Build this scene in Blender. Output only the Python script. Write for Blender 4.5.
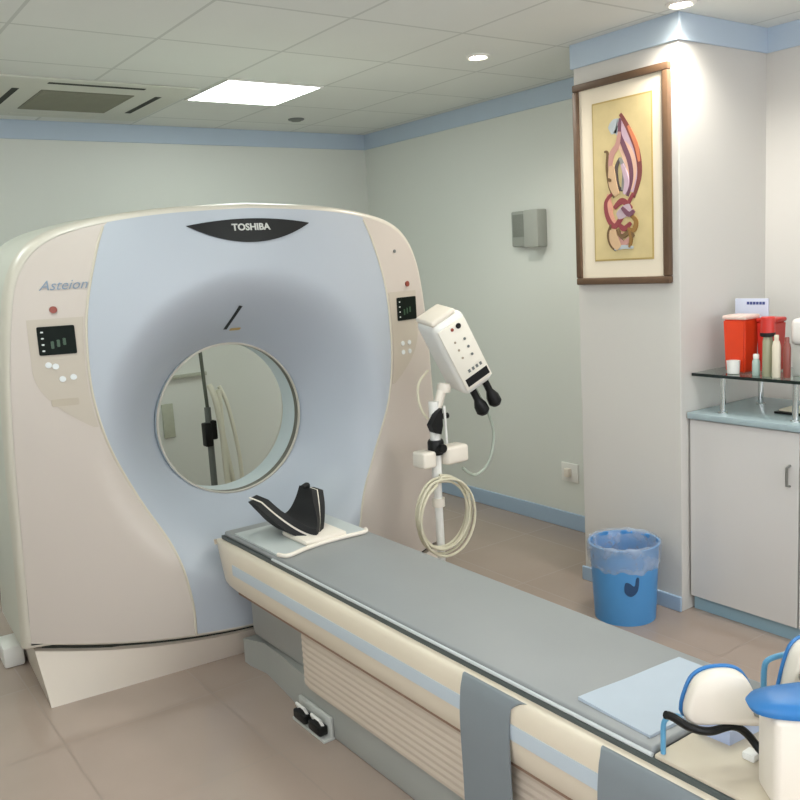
import bpy, bmesh, math, random
from mathutils import Vector, Matrix
random.seed(7)
for o in list(bpy.data.objects):
    bpy.data.objects.remove(o, do_unlink=True)
S = bpy.context.scene
C = S.collection

# ------------------------------------------------------------------ camera
CAM_H = 1.74
def cam_matrix(yaw, pitch, roll):
    f = Vector((math.sin(yaw)*math.cos(pitch), math.cos(yaw)*math.cos(pitch), -math.sin(pitch)))
    r = Vector((math.cos(yaw), -math.sin(yaw), 0)); u = r.cross(f)
    r2 = r*math.cos(roll) + u*math.sin(roll); u2 = -r*math.sin(roll) + u*math.cos(roll)
    m = Matrix((r2, u2, -f)).transposed().to_4x4()
    m.translation = Vector((0, 0, CAM_H))
    return m
cd = bpy.data.cameras.new('camera'); cam = bpy.data.objects.new('camera', cd); C.objects.link(cam)
cd.sensor_width = 36; cd.lens = 36*870.4/800; cd.clip_start = .05
cam.matrix_world = cam_matrix(.6174, .1558, -.058)
S.camera = cam
# ------------------------------------------------------------------ light
w = bpy.data.worlds.new('world'); S.world = w; w.use_nodes = True
w.node_tree.nodes['Background'].inputs[0].default_value = (.8, .85, .8, 1)
w.node_tree.nodes['Background'].inputs[1].default_value = .05
S.view_settings.view_transform = 'Standard'; S.view_settings.look = 'None'
S.view_settings.gamma = 1; S.view_settings.use_curve_mapping = False
S.view_settings.exposure = 0.0
PANEL_EMIT = 13.5        # fluorescent ceiling panels, one above the scanner, the rest added fill
SPOT_W = 30             # halogen downlights

FILL_EMIT = 3.3      # added unseen fill panes behind and left of the viewer

# ------------------------------------------------------------------ materials
def lin(h):
    h = h.lstrip('#'); out = []
    for i in (0, 2, 4):
        c = int(h[i:i+2], 16)/255
        out.append(c/12.92 if c <= .04045 else ((c+.055)/1.055)**2.4)
    return (*out, 1)
MATS = {}
def mat(name, color, rough=.5, metal=0, var=.04, scale=6, bump=0, bscale=200, trans=0, alpha=1, coat=0, spec=.5, emit=None, estr=0):
    if name in MATS: return MATS[name]
    m = bpy.data.materials.new(name); m.use_nodes = True
    nt = m.node_tree; b = nt.nodes['Principled BSDF']
    c = lin(color)
    b.inputs['Roughness'].default_value = rough; b.inputs['Metallic'].default_value = metal
    b.inputs['Specular IOR Level'].default_value = spec
    b.inputs['Transmission Weight'].default_value = trans; b.inputs['Alpha'].default_value = alpha
    b.inputs['Coat Weight'].default_value = coat
    tc = nt.nodes.new('ShaderNodeTexCoord')
    if var > 0:
        n = nt.nodes.new('ShaderNodeTexNoise'); n.inputs['Scale'].default_value = scale; n.inputs['Detail'].default_value = 3
        r = nt.nodes.new('ShaderNodeValToRGB')
        r.color_ramp.elements[0].color = tuple(max(0, x*(1-var)) for x in c[:3]) + (1,)
        r.color_ramp.elements[1].color = tuple(min(1, x*(1+var)) for x in c[:3]) + (1,)
        nt.links.new(tc.outputs['Object'], n.inputs['Vector']); nt.links.new(n.outputs['Fac'], r.inputs['Fac'])
        nt.links.new(r.outputs['Color'], b.inputs['Base Color'])
    else: b.inputs['Base Color'].default_value = c
    if bump:
        n2 = nt.nodes.new('ShaderNodeTexNoise'); n2.inputs['Scale'].default_value = bscale
        bp = nt.nodes.new('ShaderNodeBump'); bp.inputs['Strength'].default_value = bump; bp.inputs['Distance'].default_value = .004
        nt.links.new(tc.outputs['Object'], n2.inputs['Vector']); nt.links.new(n2.outputs['Fac'], bp.inputs['Height'])
        nt.links.new(bp.outputs['Normal'], b.inputs['Normal'])
    if emit:
        b.inputs['Emission Color'].default_value = lin(emit); b.inputs['Emission Strength'].default_value = estr
    MATS[name] = m
    return m

def grid_mat(name, base, line, x0, y0, step, width, rough, var=.05, nscale=3, tilevar=.05, rough_line=.6, bump=0, spec=.5):
    """square tiles with joints; object coordinates = world coordinates (objects sit at the origin)"""
    m = bpy.data.materials.new(name); m.use_nodes = True; nt = m.node_tree; N = nt.nodes; K = nt.links
    b = N['Principled BSDF']; b.inputs['Specular IOR Level'].default_value = spec
    tc = N.new('ShaderNodeTexCoord'); sp = N.new('ShaderNodeSeparateXYZ'); K.new(tc.outputs['Object'], sp.inputs[0])
    def math_(op, a, v=None):
        n = N.new('ShaderNodeMath'); n.operation = op
        if hasattr(a, 'is_linked'): K.new(a, n.inputs[0])
        else: n.inputs[0].default_value = a
        if v is not None:
            if hasattr(v, 'is_linked'): K.new(v, n.inputs[1])
            else: n.inputs[1].default_value = v
        return n.outputs[0]
    fl, ln = [], []
    for ax, o in (('X', x0), ('Y', y0)):
        q = math_('DIVIDE', math_('SUBTRACT', sp.outputs[ax], o), step)
        fl.append(math_('FLOOR', q))
        fr = math_('FRACT', q)
        d = math_('MINIMUM', fr, math_('SUBTRACT', 1.0, fr))
        ln.append(math_('LESS_THAN', d, width/step/2))
    isline = math_('MAXIMUM', ln[0], ln[1])
    cb = N.new('ShaderNodeCombineXYZ'); K.new(fl[0], cb.inputs[0]); K.new(fl[1], cb.inputs[1])
    wn = N.new('ShaderNodeTexWhiteNoise'); wn.noise_dimensions = '3D'; K.new(cb.outputs[0], wn.inputs['Vector'])
    nz = N.new('ShaderNodeTexNoise'); nz.inputs['Scale'].default_value = nscale; nz.inputs['Detail'].default_value = 5
    K.new(tc.outputs['Object'], nz.inputs['Vector'])
    v = math_('ADD', math_('MULTIPLY', math_('SUBTRACT', wn.outputs['Value'], .5), tilevar*2),
              math_('MULTIPLY', math_('SUBTRACT', nz.outputs['Fac'], .5), var*4))
    hs = N.new('ShaderNodeHueSaturation'); hs.inputs['Color'].default_value = lin(base)
    K.new(math_('ADD', v, 1.0), hs.inputs['Value'])
    mx = N.new('ShaderNodeMix'); mx.data_type = 'RGBA'
    K.new(isline, mx.inputs[0]); K.new(hs.outputs[0], mx.inputs[6]); mx.inputs[7].default_value = lin(line)
    K.new(mx.outputs[2], b.inputs['Base Color'])
    K.new(math_('ADD', math_('MULTIPLY', isline, rough_line-rough), rough), b.inputs['Roughness'])
    if bump:
        bp = N.new('ShaderNodeBump'); bp.inputs['Strength'].default_value = bump; bp.inputs['Distance'].default_value = .003
        K.new(math_('SUBTRACT', 1.0, isline), bp.inputs['Height']); K.new(bp.outputs['Normal'], b.inputs['Normal'])
    return m

M_wall = mat('cream_wall_paint', '#dcdfd8', .55, var=.02, scale=1.5, bump=.05, bscale=120)
M_col = mat('pillar_wall_paint', '#cfccc6', .5, var=.02, scale=1.5, bump=.05, bscale=120)
M_band = mat('pale_blue_trim_paint', '#b9c9d8', .45, var=.03)
M_skirt = mat('blue_skirting', '#a6bcd2', .4, var=.03)
M_floor = grid_mat('beige_floor_tile', '#a8978b', '#96867a', .687, 2.1, .6, .007, .10, var=.045, tilevar=.03, bump=.1)
M_ceil = grid_mat('ceiling_tile', '#e2e5e0', '#c6cac4', .903, 3.153, .6, .015, .8, var=.012, tilevar=.02, rough_line=.5, bump=.25)
M_beige = mat('gantry_beige_shell', '#c8beb4', .38, var=.015, scale=3)
M_blue = mat('gantry_pale_blue_shell', '#b2b9c1', .36, var=.015, scale=3)
M_rim = mat('gantry_cream_rim', '#d3cdbf', .32, var=.015)
M_side = mat('gantry_side_shell', '#d2d2c6', .45, var=.02)
M_base = mat('scanner_base_cream', '#d3c8ba', .45, var=.02)
M_black = mat('black_plastic', '#121313', .42, var=.05, spec=.3)
M_screen = mat('dark_screen', '#0b150f', .45, var=.3, scale=30, spec=.15)
M_led = mat('screen_green_segment', '#2f4a33', .3, emit='#3f7e4a', estr=.04, var=0)
M_ledw = mat('screen_white_segment', '#c8ccc8', .3, emit='#d8e0d8', estr=.1, var=0)
M_white = mat('white_plastic', '#e9e8e2', .35, var=.015)
M_cream = mat('cream_plastic', '#e8e0d2', .38, var=.015)
M_ivory = mat('cream_rail_shell', '#e0d4bf', .35, var=.02)
M_bellow = mat('beige_bellows', '#cdbfae', .5, var=.03)
M_stripe = mat('pale_blue_stripe', '#c0ccd4', .35, var=.02)
M_grey = mat('grey_plinth_paint', '#a6a8a2', .45, var=.04)
M_dgrey = mat('dark_grey_metal', '#6d726f', .45, var=.06)
M_matt = mat('blue_grey_vinyl', '#8f9292', .42, var=.03, scale=9, bump=.04, bscale=60)
M_gap = mat('charcoal_table_edge', '#4e5553', .5, var=.04)
M_strap = mat('grey_strap_vinyl', '#7f878b', .55, var=.05, scale=8, bump=.08, bscale=80)
M_foam = mat('black_foam', '#131314', .75, var=.2, scale=40, bump=.2, bscale=150)
M_chrome = mat('chrome', '#d5d8d8', .12, metal=1, var=0)
M_steel = mat('brushed_steel', '#9a9c98', .35, metal=.9, var=.04)
M_red = mat('red_lamp', '#8f4334', .35, var=.05)
M_btn = mat('pale_button', '#dfe3e2', .35, var=0)
M_panel = mat('taupe_panel_plate', '#bfb5a6', .42, var=.02)
M_ink = mat('blue_grey_lettering', '#8496a8', .5, var=0)
M_brand = mat('pale_lettering', '#c9cac4', .45, var=0)
M_wood = mat('brown_frame_wood', '#5e4733', .45, var=.25, scale=25)
M_mat = mat('cream_mount_board', '#e3d7c2', .8, var=.02)
M_gold = mat('thin_gold_lip', '#b39a5a', .4, var=.05)
M_paper = mat('ochre_art_paper', '#ccb988', .8, var=.12, scale=14)
M_cab = mat('white_laminate', '#d2cfcc', .35, var=.015)
M_cabside = mat('grey_cabinet_edge', '#a9aaa6', .45, var=.02)
M_counter = mat('blue_teal_worktop', '#a0b1b6', .25, var=.05, scale=30)
M_plinth = mat('blue_plinth', '#9cbccb', .4, var=.03)
M_glass = mat('clear_glass', '#cfe3dc', .03, var=0, trans=1)
M_gedge = mat('dark_glass_edge', '#1b2623', .15, var=.05)
M_bin = mat('blue_bin_plastic', '#4f93cd', .35, var=.04)
M_binhole = mat('dark_blue_recess', '#274a72', .5, var=.05)
M_orange = mat('orange_sharps_plastic', '#e2421c', .35, var=.06, scale=20)
M_redbox = mat('red_sharps_plastic', '#c93026', .35, var=.06, scale=20)
M_clearlid = mat('pale_lid_plastic', '#e9cfc4', .3, var=.02)
M_blueP = mat('bright_blue_vinyl', '#2c74b4', .4, var=.04)
M_blueT = mat('blue_tube', '#5f9fc4', .35, var=.03)
M_sheet = mat('pale_blue_sheet', '#b3bec9', .6, var=.04, scale=12)
M_film = mat('lilac_blue_film', '#b9c6e2', .4, var=.12, scale=18)
M_beigepad = mat('beige_table_end', '#cfc3ae', .5, var=.05)
M_cord = mat('cream_hose', '#d2ccb4', .4, var=.04)
M_cordg = mat('pale_grey_green_hose', '#a9b3a6', .4, var=.04)
M_speaker = mat('grey_speaker_box', '#989c94', .5, var=.04)
M_grille = mat('dark_speaker_grille', '#80847c', .7, var=.15, scale=120)
M_ac = mat('air_unit_white', '#ced0c4', .5, var=.02)
M_slot = mat('dark_vent_slot', '#2a2e26', .8, var=.1)
M_acgr = mat('vent_grille', '#7d7e6c', .6, var=.05)
M_lamp = mat('lit_fluorescent_diffuser', '#ffffff', .5, var=0, emit='#f3fdf8', estr=PANEL_EMIT)
M_halo = mat('lit_halogen', '#ffffff', .5, var=0, emit='#fff4e0', estr=60)
M_bott = mat('amber_green_bottle', '#a5a487', .25, var=.1)
M_label = mat('cream_label', '#dcd2bd', .5, var=.06)
M_brown = mat('brown_red_bottle', '#8c4a40', .3, var=.1)
M_teal = mat('pale_teal_vial', '#a9bdb4', .25, var=.1)
M_card = mat('lavender_card', '#c5cbdc', .6, var=.03)
M_navy = mat('navy_print', '#3c4a86', .6, var=0)

def liner_mat():
    m = bpy.data.materials.new('clear_bin_liner'); m.use_nodes = True; nt = m.node_tree
    b = nt.nodes['Principled BSDF']
    b.inputs['Base Color'].default_value = lin('#c8d2e0'); b.inputs['Roughness'].default_value = .25
    tc = nt.nodes.new('ShaderNodeTexCoord'); n = nt.nodes.new('ShaderNodeTexNoise'); n.inputs['Scale'].default_value = 14; n.inputs['Detail'].default_value = 3
    r = nt.nodes.new('ShaderNodeMapRange'); r.inputs['From Min'].default_value = .35; r.inputs['From Max'].default_value = .7
    r.inputs['To Min'].default_value = .22; r.inputs['To Max'].default_value = .5
    nt.links.new(tc.outputs['Object'], n.inputs['Vector']); nt.links.new(n.outputs['Fac'], r.inputs['Value']); nt.links.new(r.outputs[0], b.inputs['Alpha'])
    bp = nt.nodes.new('ShaderNodeBump'); bp.inputs['Strength'].default_value = .6; bp.inputs['Distance'].default_value = .01
    nt.links.new(n.outputs['Fac'], bp.inputs['Height']); nt.links.new(bp.outputs['Normal'], b.inputs['Normal'])
    return m
M_liner = liner_mat()

# ------------------------------------------------------------------ helpers
class MB:
    def __init__(s): s.bm = bmesh.new()
    def face(s, vs):
        try: return s.bm.faces.new(vs)
        except ValueError: return None
    def box(s, lo, hi, bev=0, seg=2, M=None):
        t = bmesh.new(); bmesh.ops.create_cube(t, size=1)
        sx, sy, sz = (hi[i]-lo[i] for i in range(3))
        c = Vector([(hi[i]+lo[i])/2 for i in range(3)])
        for v in t.verts: v.co = Vector((v.co.x*sx, v.co.y*sy, v.co.z*sz)) + c
        if bev: bmesh.ops.bevel(t, geom=list(t.edges), offset=bev, segments=seg, profile=.5, affect='EDGES')
        return s.add(t, M)
    def add(s, t, M=None):
        if M is not None: bmesh.ops.transform(t, matrix=M, verts=list(t.verts))
        me = bpy.data.meshes.new('tmp'); t.to_mesh(me); t.free(); s.bm.from_mesh(me); bpy.data.meshes.remove(me)
        return s
    def loops(s, loops, closed=True, cap0=False, cap1=False):
        vl = [[s.bm.verts.new(p) for p in L] for L in loops]
        n = len(vl[0])
        for a, b in zip(vl, vl[1:]):
            for i in range(n if closed else n-1):
                j = (i+1) % n
                s.face((a[i], a[j], b[j], b[i]))
        if cap0: s.face(list(reversed(vl[0])))
        if cap1: s.face(vl[-1])
        return vl
    def lathe(s, prof, c=(0, 0, 0), seg=32, cap0=True, cap1=True, M=None):
        L = [[(c[0]+r*math.cos(2*math.pi*k/seg), c[1]+r*math.sin(2*math.pi*k/seg), c[2]+z) for k in range(seg)] for r, z in prof]
        if M is not None: L = [[M @ Vector(p) for p in q] for q in L]
        s.loops(L, True, cap0, cap1); return s
    def rod(s, p0, p1, r0, r1=None, seg=16):
        return s.tube([p0, p1], [r0, r0 if r1 is None else r1], seg)
    def tube(s, pts, r, seg=10, closed=False):
        pts = [Vector(p) for p in pts]; n = len(pts)
        rr = r if isinstance(r, (list, tuple)) else [r]*n
        t0 = (pts[1]-pts[0]).normalized()
        up = Vector((0, 0, 1)) if abs(t0.z) < .9 else Vector((1, 0, 0))
        nrm = t0.cross(up).normalized(); L = []
        for i, p in enumerate(pts):
            a = pts[(i-1) % n] if (closed or i > 0) else p
            b = pts[(i+1) % n] if (closed or i < n-1) else p
            t = (b-a).normalized()
            nrm = (nrm - t*nrm.dot(t)).normalized(); bi = t.cross(nrm)
            L.append([p + (nrm*math.cos(2*math.pi*k/seg) + bi*math.sin(2*math.pi*k/seg))*rr[i] for k in range(seg)])
        if closed: L.append(L[0])
        s.loops(L, True, not closed, not closed); return s
    def prism(s, poly, fn, d0, d1):
        """polygon (a,b) extruded from d0 to d1; fn(a,b,d)->xyz"""
        s.loops([[fn(a, b, d0) for a, b in poly], [fn(a, b, d1) for a, b in poly]], True, True, True); return s
    def strip(s, top, bot, fn, d0, d1):
        n = len(top); L = []
        for i in range(n):
            L.append([fn(*top[i], d0), fn(*bot[i], d0), fn(*bot[i], d1), fn(*top[i], d1)])
        s.loops(L, True, True, True); return s
    def build(s, name, m, parent=None, smooth=True, ang=35, off=None):
        bmesh.ops.remove_doubles(s.bm, verts=list(s.bm.verts), dist=1e-6)
        bmesh.ops.recalc_face_normals(s.bm, faces=list(s.bm.faces))
        me = bpy.data.meshes.new(name)
        if parent is not None and off is None: off = parent.get('_o', (0, 0, 0))
        if off is not None:
            for v in s.bm.verts: v.co -= Vector(off)
        s.bm.to_mesh(me); s.bm.free()
        me.materials.append(m)
        if smooth:
            for p in me.polygons: p.use_smooth = True
            me.set_sharp_from_angle(angle=math.radians(ang))
        o = bpy.data.objects.new(name, me); C.objects.link(o)
        if parent is not None: o.parent = parent
        return o
def tag(o, label, cat, group=None):
    o['label'] = label; o['category'] = cat
    if group: o['group'] = group
    return o
ROOTS = []
def thing(name, label, cat, loc=(0, 0, 0), group=None, local=False):
    """Empty at the thing's base. Parts are written in world coordinates unless local=True."""
    o = bpy.data.objects.new(name, None); C.objects.link(o); o.location = loc; o.empty_display_size = .1
    tag(o, label, cat, group)
    o['_o'] = (0, 0, 0) if local else tuple(loc)
    ROOTS.append(o); return o
def sub(o, parent):   # sub-part in the same space as its parent part
    o.parent = parent; return o
def struct(name, mb, m, smooth=False):
    o = mb.build(name, m, smooth=smooth); o['kind'] = 'structure'; return o
def solo(name, mb, m, label, cat, base, group=None, smooth=True):
    o = mb.build(name, m, off=base, smooth=smooth); o.location = base
    return tag(o, label, cat, group)
def crom(pts, n=8, closed=False):
    P = [Vector(p) for p in pts]; out = []; N = len(P)
    for i in range(N if closed else N-1):
        g = lambda k: P[k % N] if closed else P[max(0, min(N-1, k))]
        a, b, c, d = g(i-1), g(i), g(i+1), g(i+2)
        for j in range(n):
            t = j/n
            out.append(.5*((2*b)+(c-a)*t+(2*a-5*b+4*c-d)*t*t+(3*b-a-3*c+d)*t**3))
    if not closed: out.append(P[-1])
    return out
def interp(tab, x):
    if x <= tab[0][0]: return tab[0][1]
    for (a, b), (c, d) in zip(tab, tab[1:]):
        if x <= c: return b+(d-b)*(x-a)/(c-a)
    return tab[-1][1]
def text_verts(s, size, shear=0, offset=0):
    cu = bpy.data.curves.new('t', 'FONT'); cu.body = s; cu.size = size; cu.shear = shear; cu.offset = offset
    cu.align_x = 'CENTER'; cu.align_y = 'CENTER'; cu.resolution_u = 3
    o = bpy.data.objects.new('t', cu); C.objects.link(o)
    dg = bpy.context.evaluated_depsgraph_get(); dg.update()
    me = bpy.data.meshes.new_from_object(o.evaluated_get(dg))
    bpy.data.objects.remove(o, do_unlink=True)
    vs = [v.co.copy() for v in me.vertices]; fs = [tuple(p.vertices) for p in me.polygons]
    bpy.data.meshes.remove(me); return vs, fs
def letters(name, s, size, fn, m, parent, shear=0, offset=0, th=.002):
    vs, fs = text_verts(s, size, shear, offset); mb = MB()
    a = [mb.bm.verts.new(fn(v.x, v.y, 0)) for v in vs]
    for f in fs: mb.face([a[i] for i in f])
    r = bmesh.ops.extrude_face_region(mb.bm, geom=list(mb.bm.faces))
    d = Vector(fn(0, 0, th)) - Vector(fn(0, 0, 0))
    for v in [g for g in r['geom'] if isinstance(g, bmesh.types.BMVert)]: v.co += d
    return mb.build(name, m, parent, smooth=False)

# ------------------------------------------------------------------ the room
XL, XR, YF, YB, CH = -1.5, 3.97, -1.5, 5.87, 2.747
XW = 4.05                              # recess wall beside the cabinet
PX, PY0, PY1 = 3.37, 2.495, 3.11        # pillar
T = .1
struct('floor', MB().box((XL-T, YF-T, -.1), (XW+T, YB+T, 0)), M_floor)
struct('ceiling', MB().box((XL-T, YF-T, CH), (XW+T, YB+T, CH+.1)), M_ceil)
struct('wall_back', MB().box((XL-T, YB, 0), (XR+T, YB+T, CH)), M_wall)
struct('wall_right', MB().box((XR, PY1, 0), (XR+T, YB, CH)), M_wall)
struct('wall_recess', MB().box((XW, YF-T, 0), (XW+T, PY0, CH)), M_col)
struct('wall_left', MB().box((XL-T, YF-T, 0), (XL, YB, CH)), M_wall)
struct('wall_front', MB().box((XL, YF-T, 0), (XW, YF, CH)), M_wall)
struct('wall_pillar', MB().box((PX, PY0, 0), (XW+T, PY1, CH), .004), M_col)
BH = .115; bt = .012
def band(name, lo, hi): return struct(name, MB().box(lo, hi, .002, 1), M_band)
band('trim_1', (XL, YB-bt, CH-BH), (XR, YB, CH))
band('trim_2', (XR-bt, PY1+bt, CH-BH), (XR, YB-bt, CH))
band('trim_3', (PX-bt, PY0-bt, CH-BH), (PX, PY1+bt, CH))
band('trim_4', (PX, PY0-bt, CH-BH), (XW, PY0, CH))
band('trim_5', (XW-bt, YF, CH-BH), (XW, PY0-bt, CH))
band('trim_6', (PX, PY1, CH-BH), (XR-bt, PY1+bt, CH))
band('trim_7', (XL, YF, CH-BH), (XL+bt, YB-bt, CH))
def skirt(name, lo, hi): return struct(name, MB().box(lo, hi, .003, 1), M_skirt)
skirt('baseboard_back', (XL+.012, YB-.014, 0), (XR, YB, .1))
skirt('baseboard_right', (XR-.014, PY1+.014, 0), (XR, YB-.014, .105))
skirt('baseboard_pillar', (PX-.014, PY0, 0), (PX, PY1+.014, .075))
skirt('baseboard_left', (XL, YF, 0), (XL+.012, YB, .1))

M_pane = mat('daylight_frosted_pane', '#ffffff', .5, var=0, emit='#f3f4ff', estr=FILL_EMIT)
def fill_window(n, lo, hi, axis):
    # unseen fill light added to brighten the room: frame, mullion and glowing panes
    d = .03; f = MB(); c = (lo[2]+hi[2])/2
    if axis == 'y':
        y = YF; a0, a1 = lo[0], hi[0]; bx = lambda u0, z0, u1, z1, dd: ((u0, y, z0), (u1, y+dd, z1))
    else:
        x = XL; a0, a1 = lo[1], hi[1]; bx = lambda u0, z0, u1, z1, dd: ((x, u0, z0), (x+dd, u1, z1))
    z0, z1 = lo[2], hi[2]; w_ = .05; m_ = (a0+a1)/2
    for u0, v0, u1, v1 in ((a0, z0, a1, z0+w_), (a0, z1-w_, a1, z1), (a0, z0+w_, a0+w_, z1-w_), (a1-w_, z0+w_, a1, z1-w_), (m_-.025, z0+w_, m_+.025, z1-w_)):
        f.box(*bx(u0, v0, u1, v1, d))
    fo = f.build('window_%d' % n, M_white, smooth=False); fo['kind'] = 'structure'
    p = MB(); p.box(*bx(a0+w_, z0+w_, m_-.025, z1-w_, .008)); p.build('window_pane', M_pane, fo, False, off=(0, 0, 0))
    p = MB(); p.box(*bx(m_+.025, z0+w_, a1-w_, z1-w_, .008)); p.build('window_pane', M_pane, fo, False, off=(0, 0, 0))
fill_window(1, (.2, 0, .75), (3.4, 0, 2.35), 'y')
fill_window(2, (0, -1.1, .75), (0, 1.5, 2.35), 'x')

# ------------------------------------------------------------------ ceiling fittings
def panel_light(cx, cy, label):
    t = thing('ceiling_light', label, 'ceiling light', (cx, cy, CH), group='square ceiling light panels')
    f = MB(); h = .294
    for lo, hi in (((-h, -h), (h, -h+.014)), ((-h, h-.014), (h, h)), ((-h, -h+.014), (-h+.014, h-.014)), ((h-.014, -h+.014), (h, h-.014))):
        f.box((cx+lo[0], cy+lo[1], CH-.008), (cx+hi[0], cy+hi[1], CH))
    f.build('frame', M_white, t, False)
    MB().box((cx-h+.014, cy-h+.014, CH-.005), (cx+h-.014, cy+h-.014, CH-.001)).build('diffuser', M_lamp, t, False)
panel_light(2.403, 4.653, 'lit square ceiling light panel above the scanner')
for x, y, l in ((.603, 2.853, 'lit square ceiling light panel above the left floor'), (2.403, 1.653, 'lit square ceiling light panel above the couch'),
             (.003, .453, 'lit square ceiling light panel over the viewer'), (2.403, -.747, 'lit square ceiling light panel near the front wall'), (.003, 4.653, 'lit square ceiling light panel beyond the left of the scanner')):  # unseen panels added as fill, the last to brighten back wall and scanner side
    panel_light(x, y, l)
def downlight(cx, cy, label, watts):
    t = thing('downlight', label, 'spotlight', (cx, cy, CH), group='round recessed downlights')
    mb = MB(); mb.lathe([(.062, 0), (.062, -.006), (.05, -.012), (.042, -.008), (.042, 0)], (cx, cy, CH), 28, False, False)
    mb.build('trim_ring', M_white, t)
    mb = MB(); mb.lathe([(.001, -.012), (.02, -.011), (.036, -.007), (.042, -.002)], (cx, cy, CH), 28, True, True)
    mb.build('bulb', M_halo, t)
    ld = bpy.data.lights.new('downlight_beam', 'SPOT'); ld.energy = watts; ld.color = (1, .95, .88); ld.spot_size = math.radians(150); ld.spot_blend = .8; ld.shadow_soft_size = .07
    lo = bpy.data.objects.new('downlight_beam', ld); C.objects.link(lo); lo.parent = t; lo.location = (0, 0, -.05)
downlight(3.065, 3.465, 'small lit round downlight in the ceiling beside the pillar', SPOT_W)
downlight(3.262, 2.40, 'small lit round downlight at the top corner of the pillar', SPOT_W*1.5)
t = thing('smoke_detector', 'small dark round ceiling sensor near the back wall', 'smoke detector', (3.076, 5.36, CH))
MB().lathe([(.055, 0), (.055, -.006), (.048, -.01)], (3.076, 5.36, CH), 24).build('base', M_dgrey, t)
MB().lathe([(.036, -.01), (.032, -.016), (.02, -.018)], (3.076, 5.36, CH), 24).build('sensor_cap', M_grille, t)
# ceiling cassette air conditioner
ax, ay, hw = 1.55, 5.15, .52
t = thing('air_conditioner', 'square ceiling air conditioner with louvred centre and dark slots', 'air conditioner', (ax, ay, CH))
MB().box((ax-hw, ay-hw, CH-.012), (ax+hw, ay+hw, CH), .005).build('face_panel', M_ac, t)
g = MB()
g.box((ax-.25, ay-.27, CH-.016), (ax+.24, ay+.27, CH-.0115))
go = g.build('intake_grille', M_acgr, t, False)
g = MB()
for k in range(15):
    y = ay-.255+k*.0355
    g.box((ax-.24, y, CH-.020), (ax+.23, y+.010, CH-.016))
sub(g.build('louvre_slats', mat('olive_slat', '#8c8d7a', .6, var=.05), t, False), go)
for lo, hi in (((-.26, -.46), (.24, -.425)), ((-.26, .425), (.24, .46)), ((.36, -.27), (.395, .25)), ((-.395, -.27), (-.36, .25))):
    MB().box((ax+lo[0], ay+lo[1], CH-.0135), (ax+hi[0], ay+hi[1], CH-.0115)).build('air_slot', M_ac if lo[1] > .3 else M_slot, t, False)

# ------------------------------------------------------------------ CT scanner gantry
G = thing('scanner_gantry', 'large cream and pale blue scanner ring with round bore, standing behind the couch', 'CT scanner', (1.745, 3.47, 0), local=True)
G.rotation_euler.z = math.radians(-3)
BZ, BR, BU = 1.045, .368, -.026
half = crom([(1.06, .22, 0), (1.048, .6, 0), (1.035, 1.0, 0), (1.015, 1.35, 0), (.985, 1.6, 0), (.95, 1.76, 0), (.885, 1.87, 0), (.78, 1.94, 0), (.6, 1.985, 0), (.35, 2.015, 0), (0, 2.03, 0)], 6)
half = [(p.x*1.03, p.y+.012*max(0, (p.y-1)/1.03)) for p in half]
HT = sorted((z, u) for u, z in half)
def zb(u): return .135+.10*(u/1.05)**2
bott = [(1.06-2.12*k/30, zb(1.06-2.12*k/30)) for k in range(1, 30)]
OUT = half + [(-u, z) for u, z in reversed(half[:-1])]
OUT = OUT + [(-u, z) for u, z in bott]
def scaled(s, boxy=0):
    r = []
    for u, z in OUT:
        a = math.atan2(z-1.05, abs(u))
        k = s*(1+boxy*max(0, math.sin(2*a)) if z > 1.05 else s/s*1)
        if z <= 1.05: k = s
        r.append((u*k, 1.05+(z-1.05)*k))
    return r
def ff(u, z, off=0):
    y = .22*(u/1.05)**2 + (.045*((z-1.55)/.48)**2 if z > 1.55 else 0)
    r = math.hypot(u-BU, z-BZ)
    t = max(0, min(1, (.72-r)/(.72-BR)))
    y += .392*(t*t*(1.6-.6*t))
    return y-off
def FP(u, z, d=0): return (u, ff(u, z)-d, z)
def lp(P, f): return [(u, f(u, z), z) for u, z in P]
s0 = .972
shell = MB()
shell.loops([lp(scaled(s0), lambda u, z: ff(u, z)+.004), lp(scaled(.982), lambda u, z: ff(u, z)+.004), lp(scaled(.992), lambda u, z: ff(u, z)+.018), lp(scaled(.998), lambda u, z: ff(u, z)+.04), lp(scaled(1.0), lambda u, z: ff(u, z)+.065)])
shell.build('edge_rim', M_rim, G, ang=60)
shell = MB()
shell.loops([lp(scaled(1.0), lambda u, z: ff(u, z)+.065), lp(scaled(1.0, .004), lambda u, z: .36), lp(scaled(1.0, .012), lambda u, z: .45), lp(scaled(1, .015), lambda u, z: .80), lp(scaled(.97, .015), lambda u, z: .90), lp(scaled(.93, .015), lambda u, z: .93)])
# rear face with the bore opening
ring = lambda r, y, n: [(BU+r*math.cos(2*math.pi*k/n), y, BZ+r*math.sin(2*math.pi*k/n)) for k in range(n)]
rear = scaled(.93, .015); n = len(rear)
angs = [math.atan2(z-BZ, u-BU) for u, z in rear]
shell.loops([[(u, .93, z) for u, z in rear], [(BU+.62*math.cos(a), .93, BZ+.62*math.sin(a)) for a in angs], [(BU+.50*math.cos(a), .82, BZ+.50*math.sin(a)) for a in angs], [(BU+.41*math.cos(a), .70, BZ+.41*math.sin(a)) for a in angs], [(BU+BR*math.cos(a), .60, BZ+BR*math.sin(a)) for a in angs]])
shell.build('rear_housing', M_side, G, ang=50)
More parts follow.
